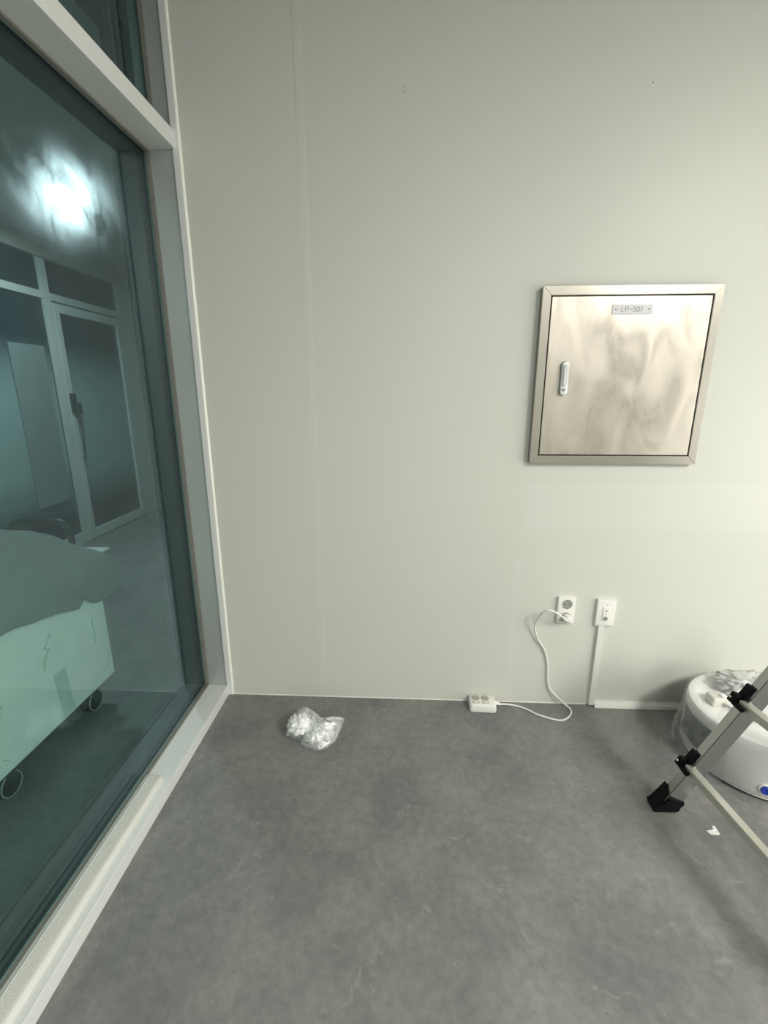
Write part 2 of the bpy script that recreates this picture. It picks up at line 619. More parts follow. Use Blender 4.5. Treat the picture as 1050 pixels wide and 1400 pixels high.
M_FILL = emit('window_fill_glow', (1.0, 0.985, 0.925), FILL_RIGHT_STRENGTH)
for a, b_ in ((WY0 + t, ym - 0.025), (ym + 0.025, WY1 - t)):
    obj('pane', bxm(3.35, 3.358, a, b_, WZ0 + t, WZ1 - t), M_FILL, win)

win2 = struct(thing('fill_window_rear', 'added glowing window, out of view in the wall behind the camera', 'window', (0, 0, 0)))  # made-up source out of view, evens the light on the back wall
bm = bmesh.new()
box(bm, FX0, FX0 + t, -3.69, -3.59, FZ0, FZ1, 0.004)
box(bm, FX1 - t, FX1, -3.69, -3.59, FZ0, FZ1, 0.004)
box(bm, FX0 + t, FX1 - t, -3.69, -3.59, FZ0, FZ0 + t, 0.004)
box(bm, FX0 + t, FX1 - t, -3.69, -3.59, FZ1 - t, FZ1, 0.004)
obj('window_frame', bm, M_FRAME, win2)
obj('pane', bxm(FX0 + t, FX1 - t, -3.66, -3.652, FZ0 + t, FZ1 - t), emit('window_fill_glow_rear', (1.0, 0.985, 0.925), FILL_REAR_STRENGTH), win2)

# corridor shell
struct(obj('ceiling_corridor', bxm(-4.6, -0.9, -3.7, 8.1, CC, CC + 0.3), M_CEIL), 'ceiling of the corridor beyond the glass', 'ceiling')
struct(obj('wall_corridor_end', bxm(-4.6, -0.9, 8.0, 8.1, 0, CC), M_PAINT), 'end wall of the corridor', 'wall')
struct(obj('wall_corridor_near', bxm(-4.6, -0.9, -3.7, -3.6, 0, CC), M_PAINT), 'near end wall of the corridor', 'wall')
struct(obj('wall_corridor_side', bxm(-0.98, -0.9, YW + 0.1, 8.0, 0, CC), M_PAINT), 'corridor side wall past the glazing', 'wall')
struct(obj('wall_far', bxm(-4.6, -4.5, -3.6, 8.0, 0, CC), M_PAINT), 'wall of the dark room beyond the far partition', 'wall')

# ------------------------------------------------------------------ glazed screen on the left
YE = -3.6
scr = struct(thing('window_1', 'floor-to-ceiling tinted glass screen in pale aluminium framing at left', 'window'))
obj('jamb', bxm(-0.888, -0.783, YW, YW + 0.1, 0, CEIL), M_JAMB, scr)
M_OUT = mat('unlit_side_dark', (0.018, 0.022, 0.022), 0.5)  # near-black colour stands in for the unlit corridor side
def outer(y0, y1, z0, z1):
    obj('outer_frame', bxm(-0.985, -0.888, y0, y1, z0, z1, 0.002), M_OUT, scr)
outer(YW, YW + 0.1, 0, CEIL)
outer(YE, YW, 0, 0.045)
outer(YE, YW, 2.09, 2.144)
outer(-1.25, -1.195, 0.045, 2.09)
obj('jamb_strip', bxm(-0.784, -0.764, YW - 0.007, YW + 0.002, 0, CEIL, 0.0015), M_FRAME, scr)
obj('sill_rail', bxm(-0.888, XF, YE, YW, 0, 0.045, 0.002), M_FRAME, scr)
obj('transom', bxm(-0.888, XF + 0.002, YE, YW, 2.09, 2.144, 0.002), M_FRAME, scr)
obj('head_rail', bxm(-0.985, XF, YE, YW, CEIL - 0.05, CEIL, 0.002), M_FRAME, scr)
obj('mullion', bxm(-0.888, XF, -1.25, -1.195, 0.045, 2.09, 0.002), M_FRAME, scr)
def pane(x0, x1, y0, y1, z0, z1):
    bm = bmesh.new()
    fs = box(bm, x0, x1, y0, y1, z0, z1)
    bm.faces.ensure_lookup_table()
    bmesh.ops.recalc_face_normals(bm, faces=bm.faces)
    for f in bm.faces:
        f.material_index = 1 if f.normal.x < -0.5 else 0
    return obj('pane', bm, None, scr, mats=[M_GLASS_A, M_GLASS_B])
pane(XG - 0.01, XG, -1.195, YW, 0.045, 2.09)
pane(XG - 0.01, XG, YE, -1.25, 0.045, 2.09)
pane(-0.860, -0.850, YE, YW, 2.144, CEIL - 0.05)
g = bmesh.new()
box(g, XG, XG + 0.013, YW - 0.007, YW, 0.045, 2.09)
box(g, XG, XG + 0.013, -1.195, YW - 0.007, 0.045, 0.052)
box(g, XG, XG + 0.013, -1.195, YW - 0.007, 2.083, 2.09)
box(g, XG, XG + 0.013, YE, -1.25, 0.045, 0.052)
box(g, XG, XG + 0.013, YE, -1.25, 2.083, 2.09)
box(g, -0.85, -0.837, YW - 0.007, YW, 2.144, CEIL - 0.05)
box(g, -0.85, -0.837, YE, YW - 0.007, 2.144, 2.151)
obj('gasket', g, M_GASKET, scr)
# closing piece, made dark to cover the lit ceiling edge behind the upper glazing
struct(obj('trim_1', bxm(-0.985, -0.892, YE, YW + 0.1, CC - 0.03, CEIL), M_OUT), 'dark closing strip added above the corridor side of the screen', 'trim')
# sealant bead in the corner of wall and screen
bm = bmesh.new()
prism(bm, [(-0.7645, YW), (-0.7645, YW - 0.006), (-0.762, YW - 0.0075), (-0.759, YW - 0.006), (-0.7555, YW)], 'z', 0.0, CEIL)
struct(obj('trim_2', bm, M_CAULK, smooth=True), 'white sealant bead in the corner between screen and wall', 'trim')
# thin sealant line along the foot of the back wall
bm = bmesh.new()
prism(bm, [(YW, 0.0), (YW, 0.004), (YW - 0.0015, 0.002), (YW - 0.0025, 0.0)], 'x', -0.755, 0.79)
struct(obj('trim_3', bm, mat('foot_sealant', (0.70, 0.70, 0.65), 0.5)), 'thin pale sealant line along the foot of the back wall', 'trim')
# wall joint tape
bm = bmesh.new()
prism(bm, [(-0.366, YW), (-0.366, YW - 0.0008), (-0.341, YW - 0.0008), (-0.341, YW)], 'z', 0.004, CEIL)
struct(obj('trim_4', bm, mat('joint_sealant', (0.67, 0.675, 0.628), 0.4)), 'faint vertical joint strip on the wall panel', 'trim')

# ------------------------------------------------------------------ far partition across the corridor
far = struct(thing('window_2', 'far glazed partition seen through the tinted glass', 'window'))
M_FARF = mat('far_frame', (0.62, 0.66, 0.62), 0.45)
M_FARG = mat('far_glass', (0.007, 0.026, 0.038), 0.05, spec=0.5)
TOPZ = 2.32
def fbox(name, y0, y1, z0, z1, d=0.04, m=None, par=None):
    return obj(name, bxm(XP - d, XP + d * 0.6, y0, y1, z0, z1, 0.003), m or M_FARF, par or far)
struct(obj('trim_5', bxm(XP - 0.06, XP + 0.045, YE, 8.0, TOPZ, CC), M_PAINT), 'plain bulkhead above the far partition', 'trim')
fbox('post', 3.775, 3.855, 0, TOPZ)
fbox('wide_post', 4.765, 5.13, 0, TOPZ)
fbox('post', 5.56, 8.0, 0, TOPZ)
fbox('post', 1.9, 1.96, 0, TOPZ)
fbox('transom', 1.96, 3.775, 2.02, 2.075)
fbox('transom', 3.855, 4.765, 2.02, 2.075)
fbox('bottom_rail', 5.13, 5.56, 0, 0.10)
fbox('bottom_rail', 1.96, 3.775, 0, 0.10)
fbox('bottom_rail', YE, 1.9, 0, TOPZ)
for (a, b_, z0, z1) in ((1.96, 3.775, 0.10, 2.02), (1.96, 3.775, 2.075, TOPZ), (3.855, 4.765, 2.075, TOPZ), (5.13, 5.56, 0.10, TOPZ)):
    obj('pane', bxm(XP - 0.006, XP + 0.002, a, b_, z0, z1), M_FARG, far)
def make_frost(z0, z1, z2, z3):
    m = mat('frosted_film', (0.31, 0.46, 0.44), 0.6)
    nt = m.node_tree
    b = nt.nodes['Principled BSDF']
    tc = nt.nodes.new('ShaderNodeTexCoord')
    sp = nt.nodes.new('ShaderNodeSeparateXYZ')
    link(nt, tc.outputs['Object'], sp.inputs[0])
    a = nt.nodes.new('ShaderNodeMapRange')
    a.interpolation_type = 'SMOOTHSTEP'
    a.inputs['From Min'].default_value = z0
    a.inputs['From Max'].default_value = z1
    link(nt, sp.outputs[2], a.inputs['Value'])
    c = nt.nodes.new('ShaderNodeMapRange')
    c.interpolation_type = 'SMOOTHSTEP'
    c.inputs['From Min'].default_value = z3
    c.inputs['From Max'].default_value = z2
    link(nt, sp.outputs[2], c.inputs['Value'])
    mu = nt.nodes.new('ShaderNodeMath')
    mu.operation = 'MULTIPLY'
    link(nt, a.outputs[0], mu.inputs[0])
    link(nt, c.outputs[0], mu.inputs[1])
    mu2 = nt.nodes.new('ShaderNodeMath')
    mu2.operation = 'MULTIPLY'
    mu2.inputs[1].default_value = 0.85
    link(nt, mu.outputs[0], mu2.inputs[0])
    link(nt, mu2.outputs[0], b.inputs['Alpha'])
    return m
M_FROST = make_frost(0.25, 0.75, 1.2, 1.75)
obj('frosted_film', bxm(XP + 0.003, XP + 0.0042, 1.97, 3.76, 0.11, 2.0), M_FROST, far)
# paler standing leaf behind the left light: a second sliding leaf in the far glazing
obj('sliding_leaf', bxm(XP + 0.006, XP + 0.018, 3.36, 3.70, 0.42, 1.66, 0.002), mat('pale_leaf', (0.22, 0.28, 0.27), 0.5), far)

dr = struct(thing('door_1', 'glass door in the far partition with dark handle', 'door'))
DY0, DY1, DZ1 = 3.862, 4.758, 2.005
for n, (a, b_, z0, z1) in {'stile': (DY0, DY0 + 0.06, 0.01, DZ1), 'stile.001': (DY1 - 0.06, DY1, 0.01, DZ1),
                           'door_top_rail': (DY0 + 0.06, DY1 - 0.06, DZ1 - 0.07, DZ1), 'door_bottom_rail': (DY0 + 0.06, DY1 - 0.06, 0.01, 0.09)}.items():
    obj(n.split('.')[0], bxm(XP - 0.03, XP + 0.03, a, b_, z0, z1, 0.003), M_FARF, dr)
obj('pane', bxm(XP - 0.004, XP + 0.004, DY0 + 0.06, DY1 - 0.06, 0.09, DZ1 - 0.07), M_FARG, dr)
obj('frosted_film', bxm(XP + 0.005, XP + 0.006, DY0 + 0.06, DY1 - 0.06, 0.09, DZ1 - 0.07), M_FROST, dr)
bm = bmesh.new()
box(bm, XP + 0.03, XP + 0.06, DY0 + 0.005, DY0 + 0.055, 1.14, 1.30, 0.008)
box(bm, XP + 0.055, XP + 0.085, DY0 + 0.02, DY0 + 0.075, 1.12, 1.22, 0.012)
obj('door_handle', bm, M_DARK, dr, smooth=True)
bm = bmesh.new()
tube(bm, catmull([(XP + 0.05, DY0 + 0.05, 1.14), (XP + 0.065, DY0 + 0.06, 1.05), (XP + 0.06, DY0 + 0.055, 0.9), (XP + 0.05, DY0 + 0.06, 0.76), (XP + 0.032, DY0 + 0.05, 0.74)]), 0.008)
obj('pull_bar', bm, M_DARK, dr, smooth=True)
lk = bmesh.new()
box(lk, XP + 0.024, XP + 0.05, 5.33, 5.41, 1.0, 1.32, 0.008)
obj('lock_plate', lk, M_DARK, far)

# corridor downlight
LX, LY = -2.045, 3.04
dl = thing('ceiling_downlight', 'bright round downlight in the corridor ceiling behind the glass', 'light', (LX, LY, CC))
bm = bmesh.new()
lathe(bm, [(0.105, 0.0), (0.105, -0.006), (0.100, -0.012), (0.082, -0.012), (0.076, -0.002), (0.076, 0.0)], 40)
obj('trim_ring', bm, M_LIGHTW, dl, smooth=True)
bm = bmesh.new()
lathe(bm, [(0.0, -0.010), (0.0765, -0.010)], 32)
obj('lens', bm, emit('downlight', (0.84, 0.93, 1.0), CORRIDOR_LAMP), dl)

# assumed room ceiling panels, unseen, added as housings for the area lights
for i, (x, y) in enumerate(CEIL_SPOTS):
    t_ = thing('assumed_ceiling_light', ('assumed unseen ceiling panel light over the right side of the room' if i == 0 else 'assumed unseen ceiling panel light behind the camera'), 'light', (x, y, CEIL))
    bm = bmesh.new()
    for a in ((-0.31, 0.31, -0.61, -0.585), (-0.31, 0.31, 0.585, 0.61), (-0.31, -0.285, -0.585, 0.585), (0.285, 0.31, -0.585, 0.585)):
        box(bm, *a, -0.035, 0.0, 0.002)
    obj('light_frame', bm, M_LIGHTW, t_)
    obj('diffuser', bxm(-0.285, 0.285, -0.585, 0.585, -0.025, -0.01), M_LIGHTW, t_)

# ------------------------------------------------------------------ cable trunking on the sill
tr_ = thing('cable_trunking', 'long ivory plastic cable trunking with grooved lid lying on the screen sill', 'trunking', (0, 0, 0.045))
bm = bmesh.new()
prism(bm, [(-0.864, 0.0), (-0.864, 0.011), (-0.852, 0.014), (-0.850, 0.013), (-0.850, 0.0)], 'y', YE + 0.05, 1.236)
obj('trunking_base', bm, M_TRUNK, tr_)
def lidprof(s):
    top = [(-0.8505, 0.0), (-0.8505, 0.016), (-0.849, 0.0175), (-0.847, 0.0165)]
    x = -0.846
    for k in range(6):
        top += [(x, 0.0165), (x + 0.0035, 0.0170), (x + 0.0042, 0.0160)]
        x += 0.0052
    top += [(-0.8135, 0.0165), (-0.8085, 0.0150), (-0.805, 0.0115), (-0.8035, 0.0065), (-0.803, 0.0)]
    return [(-0.827 + (u + 0.827) * (s if u > -0.827 else 1), v * (0.4 + 0.6 * s)) for u, v in top]
bm = bmesh.new()
secs = [(YE + 0.05, 1), (1.212, 1), (1.224, 0.97), (1.231, 0.9), (1.236, 0.7)]
rings = [[bm.verts.new((u, y, v)) for u, v in lidprof(s)] for y, s in secs]
n = len(rings[0])
for a, b_ in zip(rings, rings[1:]):
    for i in range(n):
        bm.faces.new((a[i], a[(i + 1) % n], b_[(i + 1) % n], b_[i]))
bm.faces.new(rings[0])
bm.faces.new(rings[-1][::-1])
obj('trunking_lid', bm, M_TRUNK, tr_)

# ------------------------------------------------------------------ electrical panel
PX0, PX1, PZ0, PZ1 = 0.4610, 1.0600, 1.0500, 1.6550
ep = thing('electrical_panel', 'square stainless steel electrical panel box set in the wall, marked LP-501', 'panel', (0, YW, 0))
def frame_side(pts, name):
    bm = bmesh.new()
    F = [bm.verts.new((x, -0.026, z)) for x, z in pts]
    # outer edge rolls back to wall
    Bk = [bm.verts.new((x, 0.0, z)) for x, z in pts]
    for i in range(4):
        bm.faces.new((F[i], F[(i + 1) % 4], Bk[(i + 1) % 4], Bk[i]))
    bm.faces.new(F[::-1])
    bm.faces.new(Bk)
    bmesh.ops.bevel(bm, geom=list(bm.edges), offset=0.0015, segments=2, affect='EDGES')
    return obj(name, bm, M_STEELF, ep)
fwid = 0.029
o_, i_ = (PX0, PX1, PZ0, PZ1), (PX0 + fwid, PX1 - fwid, PZ0 + fwid, PZ1 - fwid)
frame_side([(o_[0], o_[3]), (o_[1], o_[3]), (i_[1], i_[3]), (i_[0], i_[3])], 'frame_rail')
frame_side([(o_[0], o_[2]), (i_[0], i_[2]), (i_[1], i_[2]), (o_[1], o_[2])], 'frame_rail')
frame_side([(o_[0], o_[3]), (i_[0], i_[3]), (i_[0], i_[2]), (o_[0], o_[2])], 'frame_rail')
frame_side([(o_[1], o_[3]), (o_[1], o_[2]), (i_[1], i_[2]), (i_[1], i_[3])], 'frame_rail')
obj('gap_lining', bxm(i_[0] - 0.004, i_[1] + 0.004, -0.012, 0.0, i_[2] - 0.004, i_[3] + 0.004), M_HOLE, ep)
bm = bmesh.new()
plate(bm, i_[0] + 0.0035, i_[1] - 0.0035, i_[2] + 0.0035, i_[3] - 0.0035, -0.0245, -0.010, 0.002, 0.002)
door = obj('door', bm, M_STEEL, ep)
# handle
hd = thing('handle', '', '')
del hd['label'], hd['category']
bpy.data.objects.remove(hd)
bm = bmesh.new()
def capsule_loft(bm, x, z0, z1, w_, layers):
    loops = []
    for off, y in layers:
        loops.append([bm.verts.new((u, y, v)) for u, v in rrect(x - w_ / 2 + off, x + w_ / 2 - off, z0 + off, z1 - off, w_ / 2 - off - 1e-4, 8)])
    n = len(loops[0])
    for a, b_ in zip(loops, loops[1:]):
        for i in range(n):
            bm.faces.new((a[i], a[(i + 1) % n], b_[(i + 1) % n], b_[i]))
    bm.faces.new(loops[0][::-1])
    bm.faces.new(loops[-1])
HX = 0.556
capsule_loft(bm, HX, 1.294, 1.412, 0.027, [(0, -0.024), (0, -0.038), (0.002, -0.0415), (0.005, -0.043)])
hnd = obj('door_handle', bm, mat('white_handle', (0.80, 0.82, 0.79), 0.25, coat=0.3), ep, smooth=True)
hnd['label'] = 'white oblong handle'
bm = bmesh.new()
capsule_loft(bm, HX + 0.001, 1.326, 1.400, 0.0165, [(0, -0.0425), (0, -0.0455), (0.0025, -0.0475)])
obj('lever', bm, mat('handle_lever', (0.74, 0.76, 0.73), 0.3), hnd, smooth=True)
bm = bmesh.new()
lathe(bm, [(0, 0), (0.0045, 0), (0.0045, 0.0035), (0.003, 0.0045), (0.0, 0.0045)], 20, Matrix.Translation((HX, -0.0428, 1.314)) @ TOWALL)
obj('lock_cylinder', bm, M_SOCK, hnd, smooth=True)
# label plate
LX0, LX1, LZ0, LZ1 = 0.6985, 0.834, 1.5640, 1.5945
bm = bmesh.new()
box(bm, LX0, LX1, -0.0265, -0.0245, LZ0, LZ1, 0.0005)
lab = obj('label_plate', bm, M_TAG, ep)
lab['label'] = 'grey name plate lettered LP-501'
for sx in (LX0 + 0.012, LX1 - 0.012):
    bm = bmesh.new()
    lathe(bm, [(0, 0), (0.0028, 0), (0.0028, 0.0012), (0.0, 0.0018)], 16, Matrix.Translation((sx, -0.0265, (LZ0 + LZ1) / 2)) @ TOWALL)
    obj('screw', bm, M_SOCK, lab, smooth=True)
def arc(cx, cz, rx, rz, a0, a1, n=10):
    return [(cx + rx * math.cos(R(a0 + (a1 - a0) * k / n)), cz + rz * math.sin(R(a0 + (a1 - a0) * k / n))) for k in range(n + 1)]
GL = {
    'L': [[(0, 1), (0, 0), (0.55, 0)]],
    'P': [[(0, 0), (0, 1), (0.35, 1)] + arc(0.35, 0.75, 0.27, 0.25, 90, -90) + [(0, 0.5)]],
    '-': [[(0.02, 0.46), (0.58, 0.46)]],
    '5': [[(0.56, 1), (0.1, 1), (0.04, 0.56)] + arc(0.27, 0.32, 0.31, 0.32, 120, -150)],
    '0': [arc(0.3, 0.5, 0.3, 0.5, 0, 360, 20)],
    '1': [[(0.08, 0.82), (0.28, 1), (0.28, 0)]],
}
bm = bmesh.new()
hh, xx = 0.0155, LX0 + 0.031
for ch in 'LP-501':
    for st in GL[ch]:
        ribbon(bm, [(xx + u * hh, -0.0265, (LZ0 + LZ1) / 2 - hh / 2 + v * hh) for u, v in st], 0.0015, (0, -1, 0), 0.0004)
    xx += hh * (0.82 if ch != '1' else 0.6)
obj('lettering', bm, M_INK, lab)

# ------------------------------------------------------------------ double socket outlet
so = thing('wall_socket', 'white double socket outlet low on the wall with a plug in its lower socket', 'socket', (0, YW, 0))
bm = bmesh.new()
plate(bm, 0.6235, 0.6945, 0.387, 0.505, -0.013, 0.0, 0.004, 0.003)
obj('face_plate', bm, M_PLASTIC, so, smooth=True)
SX = 0.661
for sz in (0.474, 0.418):
    bm = bmesh.new()
    lathe(bm, [(0.0205, 0.0), (0.0205, 0.001), (0.0190, 0.0013), (0.0180, 0.0004), (0.0, 0.0004)], 32, Matrix.Translation((SX, -0.0132, sz)) @ TOWALL)
    sk = obj('socket_well', bm, M_SOCK, so, smooth=True)
    bm = bmesh.new()
    for dx in (-0.0085, 0.0085):
        lathe(bm, [(0, 0), (0.0025, 0), (0.0025, 0.0006), (0, 0.0006)], 12, Matrix.Translation((SX + dx, -0.0135, sz)) @ TOWALL)
    for dz in (-0.0165, 0.0165):
        box(bm, SX - 0.003, SX + 0.003, -0.0145, -0.0128, sz + dz - 0.0015, sz + dz + 0.0015)
    obj('contact', bm, M_HOLE, sk)

# ------------------------------------------------------------------ network / aerial outlet box
sw = thing('wall_box', 'white surface-mounted wall outlet above the vertical duct, right of the socket', 'outlet', (0, YW, 0))
bm = bmesh.new()
plate(bm, 0.780, 0.855, 0.3815, 0.4985, -0.015, 0.0, 0.004, 0.003)
obj('face_plate', bm, M_PLASTIC, sw, smooth=True)
bm = bmesh.new()
plate(bm, 0.803, 0.834, 0.406, 0.466, -0.0175, -0.014, 0.002, 0.001)
ins = obj('insert', bm, M_PLASTIC, sw, smooth=True)
bm = bmesh.new()
lathe(bm, [(0.0085, 0), (0.0085, 0.003), (0.006, 0.0035), (0.0055, 0.001), (0.0, 0.001)], 24, Matrix.Translation((0.8165, -0.0175, 0.417)) @ TOWALL)
obj('aerial_jack', bm, M_SOCK, ins, smooth=True)
bm = bmesh.new()
box(bm, 0.813, 0.823, -0.0183, -0.0172, 0.4455, 0.4535)
box(bm, 0.8155, 0.8205, -0.0183, -0.0172, 0.4315, 0.4340)
obj('port', bm, mat('port_grey', (0.50, 0.50, 0.48), 0.5), ins)
bm = bmesh.new()
lathe(bm, [(0, 0), (0.0022, 0), (0.0022, 0.0008), (0, 0.0012)], 12, Matrix.Translation((0.820, -0.015, 0.4755)) @ TOWALL)
obj('screw', bm, M_SOCK, sw)

# ------------------------------------------------------------------ cable ducts
d1 = obj('vertical_duct', None or (lambda b: (prism(b, [(0.7945, 0.0), (0.7945, -0.012), (0.7965, -0.0145), (0.8165, -0.0145), (0.8185, -0.012), (0.8185, 0.0)], 'z', 0.006, 0.3815), b)[1])(bmesh.new()), M_DUCT)
d1.location = (0, YW, 0)
tag(d1, 'white narrow vertical cable duct running from the outlet box down to the floor', 'duct')
bm = bmesh.new()
prism(bm, [(0.0, 0.0), (-0.026, 0.0), (-0.0265, 0.003), (-0.021, 0.0125), (-0.012, 0.019), (-0.003, 0.0215), (0.0, 0.0215)], 'x', 0.818, 3.29)
d2 = obj('floor_duct', bm, M_DUCT)
d2.location = (0, YW, 0)
tag(d2, 'white low cable duct lying along the foot of the wall', 'duct')

# ------------------------------------------------------------------ power strip, cord, plug
ps = thing('power_strip', 'small white two-socket power strip on the floor, its cord plugged into the wall', 'power strip', (0.338, 1.708, 0), R(-1.5))
bm = bmesh.new()
HW, HD, HT = 0.0565, 0.036, 0.037
loops = []
for off, z in ((0.001, 0.002), (0.0, 0.008), (0.0015, HT - 0.007), (0.004, HT - 0.002), (0.007, HT)):
    loops.append([bm.verts.new((u, v + (0.0 if z < 0.01 else 0.001), z)) for u, v in rrect(-HW + off, HW - off, -HD + off, HD - off, 0.011, 6)])
n = len(loops[0])
for a, b_ in zip(loops, loops[1:]):
    for i in range(n):
        bm.faces.new((a[i], a[(i + 1) % n], b_[(i + 1) % n], b_[i]))
bm.faces.new(loops[0][::-1])
bm.faces.new(loops[-1])
obj('body', bm, M_PLASTIC, ps, smooth=True)
for sx in (-0.028, 0.011):
    bm = bmesh.new()
    lathe(bm, [(0.0172, 0.0), (0.0172, 0.0012), (0.0160, 0.0013), (0.0150, 0.0004), (0.0, 0.0004)], 28, Matrix.Translation((sx, 0.011, HT)))
    sk = obj('socket_well', bm, mat('strip_socket', (0.42, 0.41, 0.37), 0.5), ps, smooth=True)
    bm = bmesh.new()
    for dx in (-0.007, 0.007):
        lathe(bm, [(0, 0), (0.0024, 0), (0.0024, 0.0008), (0, 0.0008)], 10, Matrix.Translation((sx + dx, 0.011, HT + 0.0002)))
    obj('contact', bm, M_HOLE, sk)
    bm = bmesh.new()
    box(bm, sx - 0.0135, sx + 0.0135, -0.024, -0.0115, HT - 0.001, HT + 0.0012, 0.0005)
    sf = obj('switch_frame', bm, mat('switch_bezel', (0.34, 0.27, 0.20), 0.5), ps)
    bm = bmesh.new()
    prism(bm, [(sx - 0.009, HT), (sx - 0.009, HT + 0.0015), (sx + 0.001, HT + 0.0035), (sx + 0.010, HT + 0.0065), (sx + 0.010, HT)], 'y', -0.0225, -0.013)
    obj('rocker', bm, M_LIGHTW, sf)
bm = bmesh.new()
tube(bm, [(HW - 0.004, 0.012, 0.017), (HW + 0.012, 0.012, 0.014), (HW + 0.024, 0.013, 0.0085)], [0.0085, 0.0068, 0.0045], 12)
obj('cable_gland', bm, M_PLASTIC, ps, smooth=True)

cordpts = [(0.646, 1.700, 0.424), (0.625, 1.680, 0.447), (0.591, 1.672, 0.472), (0.562, 1.672, 0.480), (0.544, 1.688, 0.452), (0.536, 1.712, 0.410), (0.537, 1.728, 0.368),
           (0.559, 1.738, 0.310), (0.587, 1.742, 0.265), (0.606, 1.743, 0.207), (0.611, 1.742, 0.160), (0.615, 1.741, 0.115), (0.627, 1.738, 0.078),
           (0.660, 1.730, 0.043), (0.692, 1.722, 0.016), (0.709, 1.705, 0.005), (0.703, 1.680, 0.0042), (0.684, 1.656, 0.0042), (0.651, 1.636, 0.0042),
           (0.614, 1.643, 0.0042), (0.562, 1.667, 0.0042), (0.512, 1.707, 0.0042), (0.469, 1.722, 0.005), (0.435, 1.723, 0.0075), (0.412, 1.719, 0.009)]
bm = bmesh.new()
PSI = (Matrix.Translation(ps.location) @ Matrix.Rotation(ps.rotation_euler.z, 4, 'Z')).inverted()
tube(bm, [PSI @ Vector(p) for p in catmull(cordpts, 8)], 0.0038, 10)
obj('cord', bm, M_PLASTIC, ps, smooth=True)
bm = bmesh.new()
lathe(bm, [(0.0, 0.0), (0.0168, 0.0), (0.0175, 0.003), (0.017, 0.016), (0.014, 0.024), (0.010, 0.034), (0.006, 0.038), (0.0, 0.039)], 28,
      Matrix.Translation((SX, YW - 0.0135, 0.418)) @ TOWALL)
bm.transform(PSI)
pg = obj('plug', bm, M_PLASTIC, ps, smooth=True)
bm = bmesh.new()
tube(bm, catmull([(SX, YW - 0.036, 0.418), (SX - 0.006, YW - 0.045, 0.421), (0.646, 1.700, 0.424), (0.630, 1.685, 0.441)]), 0.0062, 12)
bm.transform(PSI)
obj('strain_relief', bm, M_PLASTIC, pg, smooth=True)

# ------------------------------------------------------------------ crumpled bag on the floor
random.seed(4)
def crumple(v, amp, sc, seed=0.0):
    p = Vector(v) * sc + Vector((seed, seed * 1.7, -seed))
    n1 = noise.noise(p)
    n2 = noise.noise(p * 2.3 + Vector((5, 1, 2)))
    n3 = noise.noise(p * 5.1 + Vector((1, 9, 4)))
    return amp * ((0.5 - abs(n1)) * 1.2 + (0.5 - abs(n2)) * 0.7 + n3 * 0.35 - 0.5)
bag = thing('plastic_bag', 'crumpled clear plastic bag with white paper inside, on the floor near the wall', 'bag', (-0.355, 1.50, 0.0))
outline = [(-0.456, 1.484, 0.018), (-0.442, 1.536, 0.05), (-0.419, 1.567, 0.075), (-0.396, 1.565, 0.088), (-0.354, 1.554, 0.076), (-0.313, 1.543, 0.047), (-0.277, 1.546, 0.042),
           (-0.23, 1.556, 0.05), (-0.236, 1.533, 0.035), (-0.256, 1.473, 0.010), (-0.281, 1.45, 0.002), (-0.311, 1.424, 0.001), (-0.336, 1.43, 0.001), (-0.378, 1.446, 0.001), (-0.413, 1.478, 0.004)]
O = [Vector(p) - Vector((-0.355, 1.50, 0)) for p in outline]
OL = []
for i in range(len(O)):
    a, b_ = O[i], O[(i + 1) % len(O)]
    for k in range(5):
        OL.append(a.lerp(b_, k / 5))
bm = bmesh.new()
ctr = Vector((-0.005, 0.005, 0.060))
ctl = Vector((-0.01, -0.005, 0.0015))
def shell(bm, top):
    loops = []
    NR = 14
    for j in range(NR):
        t_ = j / NR
        lp = []
        for p in OL:
            c = ctr if top else ctl
            q = p.lerp(c, t_)
            if top:
                bulge = math.sin(math.pi * t_) * 0.016
                q.z += bulge
                d = crumple(q, 0.016, 26, 2.0) * min(1, t_ * 5)
                q.z += d
                q.x += crumple(q, 0.008, 22, 7.0) * min(1, t_ * 5)
                q.y += crumple(q, 0.008, 22, 11.0) * min(1, t_ * 5)
            else:
                q.z *= (1 - t_) ** 1.5
            q.z = max(q.z, 0.0012)
            lp.append(bm.verts.new(q))
        loops.append(lp)
    n = len(OL)
    for a, b_ in zip(loops, loops[1:]):
        for i in range(n):
            bm.faces.new((a[i], a[(i + 1) % n], b_[(i + 1) % n], b_[i]))
    bm.faces.new(loops[-1])
shell(bm, True)
shell(bm, False)
bmesh.ops.remove_doubles(bm, verts=bm.verts, dist=0.0002)
obj('film', bm, M_FILM, bag, smooth='full')
def lump(name, c, r, seed, amp):
    bm = bmesh.new()
    bmesh.ops.create_icosphere(bm, subdivisions=4, radius=1.0)
    for v in bm.verts:
        d = v.co.normalized()
        k = 1 + crumple(d, amp, 1.9, seed)
        v.co = Vector((d.x * r[0] * k, d.y * r[1] * k, d.z * r[2] * k)) + Vector(c)
        v.co.z = max(v.co.z, 0.003)
    return obj(name, bm, M_TISSUE, bag, smooth='full')
lump('paper_wad', (-0.047, 0.018, 0.043), (0.047, 0.043, 0.038), 3.0, 0.55)
lump('paper_wad', (0.040, 0.012, 0.026), (0.045, 0.032, 0.023), 9.0, 0.6)
lump('paper_wad', (0.012, -0.020, 0.018), (0.032, 0.024, 0.016), 5.0, 0.6)

